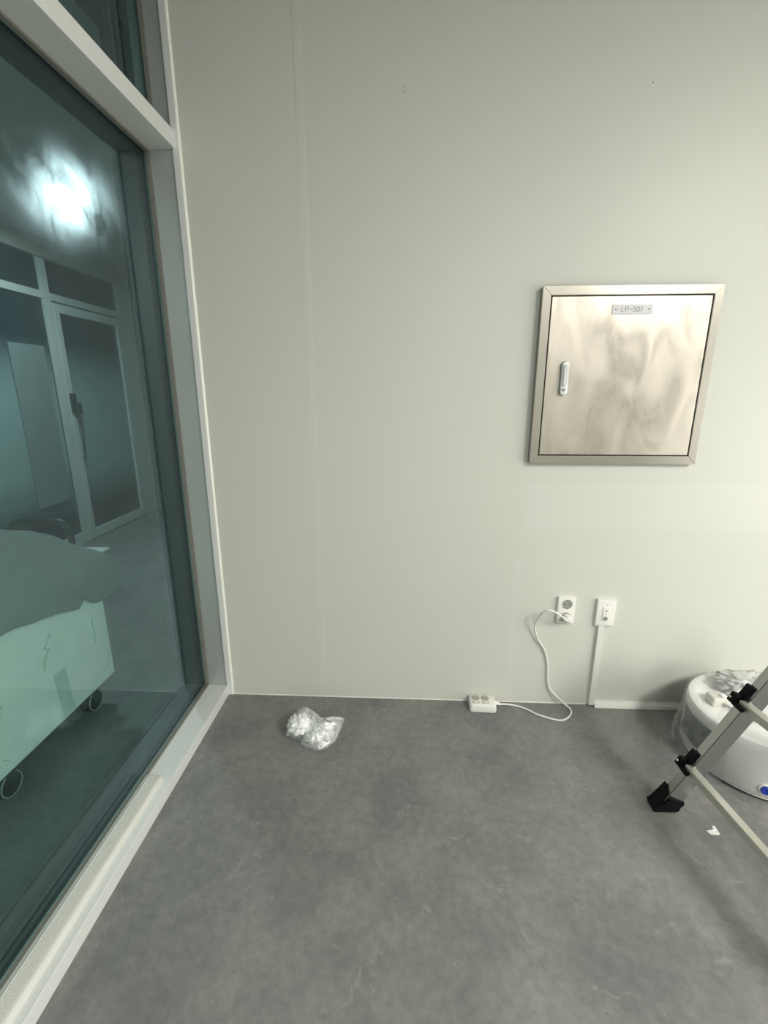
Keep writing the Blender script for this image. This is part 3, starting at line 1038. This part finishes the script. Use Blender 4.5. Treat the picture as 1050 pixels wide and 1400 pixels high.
# ------------------------------------------------------------------ tape scrap on floor
bm = bmesh.new()
tp = [(0.9643, 1.181), (0.9725, 1.1799), (0.971, 1.152), (0.9625, 1.1502), (0.9417, 1.1507), (0.9368, 1.1628), (0.954, 1.1664), (0.9622, 1.1696)]
prism(bm, tp[::-1], 'z', 0.0, 0.0012)
tag(obj('tape_scrap', bm, M_LIGHTW), 'small scrap of white tape on the floor below the ladder bar', 'scrap')

# ------------------------------------------------------------------ ladder
lad = thing('step_ladder', 'aluminium step ladder with black foot and black rung brackets at the right edge', 'ladder', (0.845, 1.21, 0))
L0 = Vector((0.8406 - 0.845, 1.22 - 1.21, 0.06))        # front-left corner line of the far rail
LD = Vector((0.334, -0.146, 1.0))
RW, RD = 0.049, 0.031
rn = Vector((0.088, -0.996, 0)).normalized()             # rung direction, towards the viewer
def rail_pt(z):
    return L0 + LD * (z - 0.06)
def skew_rail(bm, z0, z1, x0, x1, y0, y1, flat=True, base=L0, ld=LD):
    vs = []
    for z in (z0, z1):
        c = base + ld * (z - 0.06)
        for (dx, dy) in ((x0, y0), (x1, y0), (x1, y1), (x0, y1)):
            vs.append(bm.verts.new(c + Vector((dx, dy, -dx * 0.30))))
    for f in ((0, 1, 2, 3), (4, 7, 6, 5), (0, 4, 5, 1), (1, 5, 6, 2), (2, 6, 7, 3), (3, 7, 4, 0)):
        bm.faces.new([vs[i] for i in f])
def make_rail(base, ld, yo):
    bm = bmesh.new()
    skew_rail(bm, 0.035, 0.745, 0.0, RW, 0.0, RD, base=base, ld=ld)
    bmesh.ops.bevel(bm, geom=list(bm.edges), offset=0.002, segments=2, affect='EDGES')
    return obj('rail', bm, M_ALU, lad)
make_rail(L0, LD, 0)
L1 = L0 + Vector((0.05, -0.52, 0))
LD1 = Vector((0.334, 0.10, 1.0))
make_rail(L1, LD1, 0)
def make_foot(base, ld):
    bm = bmesh.new()
    c0 = base + ld * (-0.06)
    def ring(pts, z, shift):
        return [bm.verts.new(c0 + ld * z + Vector((u, v, shift * u))) for u, v in pts]
    t_ = 0.006
    def r8(o0, o1, o2, o3):
        x0, x1, y0, y1 = -o0, RW + o1, -o2, RD + o3
        xm, ym_ = (x0 + x1) / 2, (y0 + y1) / 2
        return [(x0, y0), (x0 + 0.012, y0), (x1, y0), (x1, ym_), (x1, y1), (xm, y1), (x0, y1), (x0, y0 + 0.010)]
    top = [0.030, 0.066, 0.058, 0.066, 0.070, 0.076, 0.092, 0.072]
    def flat(p, z):
        q = c0 + ld * z + Vector((p[0], p[1], 0))
        return bm.verts.new((q.x, q.y, z))
    lo = [flat(p, 0.0) for p in r8(0.010, 0.006, 0.006, 0.006)]
    md = [flat(p, 0.012) for p in r8(0.017, 0.010, 0.010, 0.010)]
    md2 = [flat(p, 0.024) for p in r8(0.012, 0.009, 0.008, 0.009)]
    hi = [bm.verts.new(c0 + ld * z + Vector((u, v, -0.3 * u))) for (u, v), z in zip(r8(t_, t_, t_, t_), top)]
    rings = [lo, md, md2, hi]
    for a, b_ in zip(rings, rings[1:]):
        for i in range(8):
            bm.faces.new((a[i], a[(i + 1) % 8], b_[(i + 1) % 8], b_[i]))
    bm.faces.new(lo[::-1])
    cap = bm.verts.new(c0 + ld * 0.03 + Vector((RW / 2, RD / 2, 0)))
    for i in range(8):
        bm.faces.new((hi[i], hi[(i + 1) % 8], cap))
    return obj('rubber_foot', bm, M_BLACK, lad)
make_foot(L0, LD)
make_foot(L1, LD1)
RUNGS = (0.185, 0.445)
for k, z in enumerate(RUNGS):
    a = rail_pt(z) + Vector((-0.012, 0.010, 0))
    b_ = L1 + LD1 * (z - 0.06) + Vector((-0.012, 0.02, 0))
    d = (b_ - a)
    d.z = 0
    ln = d.length
    d.normalize()
    s = Vector((d.y, -d.x, 0)) * -1
    if s.x < 0:
        s = -s
    bm = bmesh.new()
    vs = []
    for t_ in (-0.002, ln):
        for (u, v) in ((0, 0), (0.024, 0), (0.024, 0.024), (0, 0.024)):
            vs.append(bm.verts.new(a + d * t_ + s * u + Vector((0, 0, v - 0.012))))
    for f in ((0, 1, 2, 3), (4, 7, 6, 5), (0, 4, 5, 1), (1, 5, 6, 2), (2, 6, 7, 3), (3, 7, 4, 0)):
        bm.faces.new([vs[i] for i in f])
    bmesh.ops.bevel(bm, geom=list(bm.edges), offset=0.0015, segments=2, affect='EDGES')
    rg = obj('rung', bm, M_ALU2, lad)
    bm = bmesh.new()
    lathe(bm, [(0, 0), (0.003, 0), (0.003, 0.0008), (0, 0.0008)], 10, Matrix.Translation(a + d * (ln * 0.62) + s * 0.017 + Vector((0, 0, 0.012))))
    obj('rivet', bm, M_SOCK, rg)
    # black bracket wrapping the rail corner
    for base, ld, sg in ((L0, LD, 1), (L1, LD1, -1)):
        c = base + ld * (z - 0.06)
        bm = bmesh.new()
        # plate on the left face of the rail, above the rung
        def para(x0, x1, y0, y1, h0, h1):
            vs = []
            for h in (h0, h1):
                for (u, v) in ((x0, y0), (x1, y0), (x1, y1), (x0, y1)):
                    vs.append(bm.verts.new(c + ld * h + Vector((u, v, -0.3 * u))))
            for f in ((0, 1, 2, 3), (4, 7, 6, 5), (0, 4, 5, 1), (1, 5, 6, 2), (2, 6, 7, 3), (3, 7, 4, 0)):
                bm.faces.new([vs[i] for i in f])
        y1 = RD + 0.006
        para(-0.026, 0.002, y1 - 0.018, y1, -0.010, 0.020)
        para(-0.008, 0.0005, y1 - 0.026, y1, 0.008, 0.056)
        para(-0.020, -0.009, -0.016, y1 - 0.014, -0.014, -0.002)
        bmesh.ops.bevel(bm, geom=list(bm.edges), offset=0.0015, segments=1, affect='EDGES')
        br = obj('rung_bracket', bm, M_BLACK, lad)
        bm = bmesh.new()
        mt = Matrix.Translation(c + Vector((-0.0265, y1 - 0.009, 0.012))) @ Matrix.Rotation(R(-90), 4, 'Y')
        lathe(bm, [(0, 0), (0.0045, 0), (0.004, 0.002), (0, 0.0025)], 14, mt)
        obj('rivet', bm, M_ALU, br, smooth=True)
# rear frame of the ladder, beyond the picture's right edge
def rear(p0, p1):
    bm = bmesh.new()
    d = (p1 - p0)
    vs = []
    for p in (p0, p1):
        for (u, v) in ((0, 0), (0.04, 0), (0.04, 0.025), (0, 0.025)):
            vs.append(bm.verts.new(p + Vector((u, v, 0))))
    for f in ((0, 1, 2, 3), (4, 7, 6, 5), (0, 4, 5, 1), (1, 5, 6, 2), (2, 6, 7, 3), (3, 7, 4, 0)):
        bm.faces.new([vs[i] for i in f])
    return obj('rear_leg', bm, M_ALU, lad)
ZT = 0.735
tA = rail_pt(ZT)
tB = L1 + LD1 * (ZT - 0.06)
rear(Vector((0.52, tA.y + 0.03, 0.0)), tA + Vector((0.055, 0.005, 0)))
rear(Vector((0.52, tB.y - 0.03, 0.0)), tB + Vector((0.055, 0, 0)))
bm = bmesh.new()
tube(bm, [(tA.x + 0.05, tA.y + 0.03, ZT + 0.01), (tB.x + 0.05, tB.y - 0.01, ZT + 0.01)], 0.014, 12)
obj('hinge_bar', bm, M_ALU2, lad, smooth=True)

# ------------------------------------------------------------------ round drum appliance
DC = (1.285, 1.475, 0.0)
DR, DH = 0.225, 0.207
dm = thing('round_appliance', 'round white drum-shaped appliance with grey side panel behind the ladder', 'appliance', DC)
bm = bmesh.new()
lathe(bm, [(0.0, 0.004), (0.200, 0.004), (0.214, 0.006), (0.220, 0.012), (0.219, 0.017), (DR - 0.002, 0.021), (DR, 0.026), (DR, 0.150), (DR + 0.0005, 0.176), (DR - 0.001, 0.198), (DR - 0.005, 0.2045), (DR - 0.012, DH), (DR - 0.028, DH), (DR - 0.034, DH - 0.003), (0.10, DH - 0.002), (0.0, DH - 0.001)], 96)
obj('shell', bm, M_DRUM, dm, smooth=True)
bm = bmesh.new()
a0, a1 = R(161), R(206)
prof = [(DR - 0.004, 0.060), (DR + 0.0012, 0.060), (DR + 0.0012, 0.168), (DR - 0.004, 0.168)]
lathe(bm, prof, 24, None, a0, a1)
sp_ = obj('side_panel', bm, M_SMOKE, dm, smooth=True)
sp_['label'] = 'smoked grey side panel'
bm = bmesh.new()
ang = R(243.5)
mt = Matrix.Translation((math.cos(ang) * (DR - 0.001), math.sin(ang) * (DR - 0.001), 0.052)) @ Matrix.Rotation(ang, 4, 'Z') @ Matrix.Rotation(R(90), 4, 'Y')
lathe(bm, [(0.0, 0.0), (0.021, 0.0), (0.021, 0.004), (0.018, 0.006), (0.0155, 0.004), (0.0, 0.004)], 32, mt)
bz = obj('knob_bezel', bm, M_LIGHTW, dm, smooth=True)
bm = bmesh.new()
lathe(bm, [(0.0, 0.0035), (0.015, 0.0035), (0.015, 0.007), (0.013, 0.009), (0.008, 0.009), (0.0065, 0.0055), (0.0, 0.0055)], 28, mt)
kb = obj('knob', bm, M_BLUE, bz, smooth=True)
kb['label'] = 'blue round cap'
bm = bmesh.new()
box(bm, -0.168, -0.112, 0.005, 0.055, DH - 0.004, DH + 0.030, 0.009, 3)
cb = obj('terminal_cap', bm, M_BEIGE, dm, smooth=True)
bm = bmesh.new()
lathe(bm, [(0, 0), (0.011, 0), (0.011, 0.006), (0.007, 0.010), (0, 0.011)], 20, Matrix.Translation((-0.125, 0.022, DH + 0.029)))
obj('knob', bm, M_LIGHTW, cb, smooth=True)
bm = bmesh.new()
tube(bm, catmull([(-0.132, 0.006, DH + 0.012), (-0.122, -0.006, DH + 0.010), (-0.100, -0.030, DH + 0.006), (-0.06, -0.075, DH + 0.004), (0.0, -0.10, DH + 0.004), (0.08, -0.12, DH + 0.004)]), 0.005, 10)
obj('lead', bm, M_GREYC, dm, smooth=True)

# crinkled film round the drum's left and on top
wr = obj('plastic_wrap', (lambda b: b)(bmesh.new()))
bpy.data.objects.remove(wr)
bm = bmesh.new()
NA, NZ = 64, 16
A0, A1 = R(95), R(215)
grid = []
for j in range(NZ + 1):
    t_ = j / NZ
    row = []
    for i in range(NA + 1):
        s_ = i / NA
        a = A0 + (A1 - A0) * s_
        z = 0.002 + t_ * 0.203
        sk_ = (1 - t_) ** 2 * 0.022 * math.sin(math.pi * s_) ** 0.6
        p = Vector((math.cos(a), math.sin(a), z * 4))
        r_ = DR + 0.004 + sk_ + max(0, crumple(p, 0.014, 4.5, 4.0) + 0.003) * (1.2 - 0.9 * t_)
        row.append(bm.verts.new((math.cos(a) * r_, math.sin(a) * r_, z)))
    grid.append(row)
for j in range(NZ):
    for i in range(NA):
        bm.faces.new((grid[j][i], grid[j][i + 1], grid[j + 1][i + 1], grid[j + 1][i]))
pw = obj('plastic_wrap', bm, M_WRAP, smooth='full')
pw.location = DC
tag(pw, 'clear crinkled plastic film around the left side of the white drum', 'plastic film')
bm = bmesh.new()
bmesh.ops.create_icosphere(bm, subdivisions=5, radius=1.0)
for v in bm.verts:
    d = v.co.normalized()
    k = 1 + crumple(d, 0.7, 1.8, 6.0)
    v.co = Vector((d.x * 0.105 * k, d.y * 0.075 * k, 0.026 + d.z * 0.030 * k))
    v.co.z = max(v.co.z, 0.0)
pf = obj('crumpled_film', bm, make_film('white_film', 0.0, white=(0.95, 0.96, 0.95), crease=0.15, cscale=18, rough=0.35), smooth='full')
pf.location = (DC[0] + 0.03, DC[1] + 0.10, DH)
tag(pf, 'crumpled white plastic film bunched on top of the drum beside the ladder rail', 'plastic film')

# ------------------------------------------------------------------ screw holes in wall
for i, (x, z) in enumerate(((-0.0163, 2.2446), (-0.0162, 2.231), (0.7534, 2.2337))):
    bm = bmesh.new()
    lathe(bm, [(0, 0.0), (0.0028, 0.0), (0.0022, 0.0008), (0, 0.0008)], 12, Matrix.Translation((x, YW, z)) @ TOWALL)
    o = obj('screw_hole', bm, M_SOCK)
    tag(o, ('tiny dark screw head high on the wall, upper of the left pair', 'tiny dark screw head high on the wall, lower of the left pair', 'lone tiny dark screw head high on the wall above the steel panel')[i], 'screw', 'screw heads on the wall')

# ------------------------------------------------------------------ cart, box and cover beyond the glass
CX0, CX1, CY0, CY1 = -1.86, -1.30, 0.55, 1.70
ct = thing('trolley', 'low trolley with dark wheels and bent tube handle behind the tinted glass', 'trolley', ((CX0 + CX1) / 2, (CY0 + CY1) / 2, 0))
cc = Vector(ct.location)
def loc_(p):
    return Vector(p) - cc
bm = bmesh.new()
box(bm, CX0 - cc.x, CX1 - cc.x, CY0 - cc.y, CY1 - cc.y, 0.094, 0.112, 0.004)
obj('deck', bm, M_DARK, ct)
for wx in (CX0 + 0.06, CX1 - 0.012):
    for wy in (1.19, 1.62):
        q = loc_((wx, wy, 0.045))
        bm = bmesh.new()
        mt = Matrix.Translation(q) @ Matrix.Rotation(R(90), 4, 'Y') @ Matrix.Translation((0, 0, -0.014))
        lathe(bm, [(0, 0.003), (0.028, 0.003), (0.036, 0.0), (0.045, 0.004), (0.045, 0.024), (0.036, 0.028), (0.028, 0.025), (0, 0.025)], 28, mt)
        wl = obj('wheel', bm, M_RUBBER, ct, smooth=True)
        bm = bmesh.new()
        mt2 = Matrix.Translation(q) @ Matrix.Rotation(R(90), 4, 'Y') @ Matrix.Translation((0, 0, 0.012))
        lathe(bm, [(0.037, 0.0), (0.039, 0.003), (0.042, 0.003), (0.0435, 0.0)], 28, mt2)
        obj('wheel_rim', bm, mat('pale_rim', (0.28, 0.30, 0.28), 0.5), wl, smooth=True)
        bm = bmesh.new()
        prism(bm, [(q.x - 0.022, 0.035), (q.x - 0.022, 0.094), (q.x + 0.020, 0.094), (q.x + 0.020, 0.045), (q.x + 0.016, 0.045), (q.x + 0.016, 0.0915), (q.x - 0.018, 0.0915), (q.x - 0.018, 0.035)], 'y', q.y - 0.018, q.y + 0.018)
        obj('fork', bm, M_DARK, wl)
bm = bmesh.new()
HY, HZ = 1.97, 0.731
hp = [(-1.555, 1.685, 0.103), (-1.555, 1.80, 0.115), (-1.555, 1.93, 0.20), (-1.555, HY, 0.36), (-1.555, HY, 0.60), (-1.556, HY, 0.665), (-1.570, HY, 0.708), (-1.602, HY, 0.728), (-1.66, HY, HZ),
      (-1.74, HY, HZ), (-1.80, HY, 0.728), (-1.832, HY, 0.708), (-1.846, HY, 0.665), (-1.847, HY, 0.60), (-1.847, HY, 0.36), (-1.847, 1.93, 0.20), (-1.847, 1.80, 0.115), (-1.847, 1.685, 0.103)]
tube(bm, [loc_(p) for p in catmull(hp)], 0.014, 12)
obj('handle_tube', bm, M_DARK, ct, smooth=True)

BX0, BX1, BY0, BY1, BZ0, BZ1 = -1.84, -1.272, 0.56, 1.725, 0.1135, 0.605
bx_ = obj('carton', bxm(BX0, BX1, BY0, BY1, BZ0, BZ1, 0.006), M_FOAM)
bx_.data.transform(Matrix.Translation((-(BX0 + BX1) / 2, -(BY0 + BY1) / 2, -BZ0)))
bx_.location = ((BX0 + BX1) / 2, (BY0 + BY1) / 2, BZ0)
tag(bx_, 'large pale green box with faint grey markings standing on the trolley', 'box')
rnd = random.Random(11)
M_FAINT = mat('faint_ink', (0.42, 0.56, 0.50), 0.7)
XS = (BX1 - BX0) / 2
def mark(strokes, wd):
    bm = bmesh.new()
    for st in strokes:
        ribbon(bm, st, wd, (1, 0, 0), 0.0006)
    obj('marking', bm, M_FAINT, bx_)
def scribble(y, z, h, wd, lean, n_):
    yc, zc = y - (BY0 + BY1) / 2, z - BZ0
    pts = []
    for k in range(n_ * 3):
        t0 = k / (n_ * 3)
        pts.append((XS, yc + lean * t0 + wd * (rnd.random() - 0.5), zc - t0 * h + 0.012 * (rnd.random() - 0.5)))
    mark([pts], 0.005)
scribble(1.42, 0.47, 0.13, 0.03, -0.05, 6)
scribble(1.64, 0.41, 0.11, 0.008, 0.0, 4)
scribble(1.19, 0.345, 0.09, 0.02, -0.05, 6)
yc, zc = 1.69 - (BY0 + BY1) / 2, 0.165 - BZ0
mark([[(XS, yc - 0.008, zc), (XS, yc + 0.008, zc), (XS, yc, zc + 0.022), (XS, yc - 0.008, zc)]], 0.003)
yc, zc = 1.165 - (BY0 + BY1) / 2, 0.16 - BZ0
mark([[(XS, yc - 0.012, zc + 0.012), (XS, yc + 0.012, zc - 0.006), (XS, yc - 0.004, zc - 0.012)]], 0.003)
bm = bmesh.new()
x = (BX1 - BX0) / 2
def quad(y0, y1, z0, z1, lean):
    a = [(x, y0 - (BY0 + BY1) / 2, z0 - BZ0), (x, y1 - (BY0 + BY1) / 2, z0 - BZ0)]
    b__ = [(x, y1 + lean - (BY0 + BY1) / 2, z1 - BZ0), (x, y0 + lean - (BY0 + BY1) / 2, z1 - BZ0)]
    vs = [bm.verts.new((p[0] + 0.0004, p[1], p[2])) for p in a + b__]
    bm.faces.new(vs)
quad(1.415, 1.475, 0.125, 0.31, -0.01)
obj('packing_tape', bm, mat('pale_tape', (0.60, 0.72, 0.66), 0.35), bx_)

# white board lying on the box with its corner past the end
bm = bmesh.new()
prism(bm, [(-1.80, 0.80), (-1.362, 0.80), (-1.366, 1.952), (-1.80, 1.94)], 'z', BZ1 + 0.001, BZ1 + 0.008)
tag(obj('white_board', bm, M_LIGHTW), 'white sheet of board on the box, its pointed corner sticking out past the grey cover', 'board')

# grey cover draped over the box
bm = bmesh.new()
NU, NV = 56, 60
Y0, Y1 = 0.45, 1.80
grid = []
for i in range(NU + 1):
    u = i / NU
    y = Y0 + (Y1 - Y0) * u
    def lerp_(tab, q):
        if q <= tab[0][0]:
            return tab[0][1]
        for (a, fa), (b_, fb) in zip(tab, tab[1:]):
            if q <= b_:
                return fa + (fb - fa) * (q - a) / (b_ - a)
        return tab[-1][1]
    zt = lerp_([(0.4, 0.80), (1.2, 0.855), (1.45, 0.85), (1.60, 0.80), (1.68, 0.76), (1.76, 0.70), (1.80, 0.665)], y)
    zh = lerp_([(0.4, 0.62), (1.25, 0.577), (1.43, 0.544), (1.56, 0.50), (1.575, 0.525), (1.62, 0.522), (1.635, 0.482), (1.75, 0.468)], y) + 0.005 * noise.noise(Vector((y * 16, 0, 3)))
    sh = min(0.665, zt - 0.03)
    row = []
    for j in range(NV + 1):
        v = j / NV
        if v < 0.28:                      # front hang
            t_ = v / 0.28
            x_ = -1.262 + 0.010 * math.sin(t_ * 3)
            z_ = zh + (sh - zh) * t_
        elif v < 0.72:
            t_ = (v - 0.28) / 0.44
            x_ = -1.262 - 0.62 * t_
            pk = math.sin(math.pi / 2 * t_ / 0.3) ** 0.85 if t_ < 0.3 else 0.55 + 0.45 * math.cos(math.pi / 2 * (t_ - 0.3) / 0.7)
            z_ = sh + (zt - sh) * pk
        else:
            t_ = (v - 0.72) / 0.28
            x_ = -1.882
            z_ = sh + (zt - sh) * 0.55 - 0.2 * t_
        f = noise.noise(Vector((x_ * 4, y * 3.2, z_ * 5)))
        f2 = noise.noise(Vector((x_ * 11 + 3, y * 8, z_ * 9)))
        if v < 0.28 or v > 0.72:
            x_ += (0.010 + 0.012 * abs(f) + 0.006 * abs(f2)) * (1 if v < 0.5 else -1)
        else:
            z_ += 0.02 * f + 0.012 * f2
        row.append(bm.verts.new((x_, y, max(z_, 0.05))))
    grid.append(row)
for i in range(NU):
    for j in range(NV):
        bm.faces.new((grid[i][j], grid[i + 1][j], grid[i + 1][j + 1], grid[i][j + 1]))
# far end skirt
end = []
for k in range(1, 8):
    t_ = k / 7
    row = []
    for j in range(NV + 1):
        p = grid[NU][j].co
        zlow = 0.475 + 0.02 * math.sin(j * 0.7)
        z_ = p.z + (min(p.z, zlow) - p.z) * t_
        row.append(bm.verts.new((p.x, p.y + 0.012 * math.sin(t_ * 2.2) + 0.008 * noise.noise(Vector((p.x * 12, t_ * 2, 1))), z_)))
    end.append(row)
prev = grid[NU]
for row in end:
    for j in range(NV):
        bm.faces.new((prev[j], prev[j + 1], row[j + 1], row[j]))
    prev = row
bmesh.ops.remove_doubles(bm, verts=bm.verts, dist=0.0003)
cv = obj('dust_cover', bm, M_CLOTH, smooth='full')
sm = cv.modifiers.new('thickness', 'SOLIDIFY')
sm.thickness = 0.003
sm.offset = 0
tag(cv, 'grey cloth cover draped over the pale box on the trolley', 'cover')
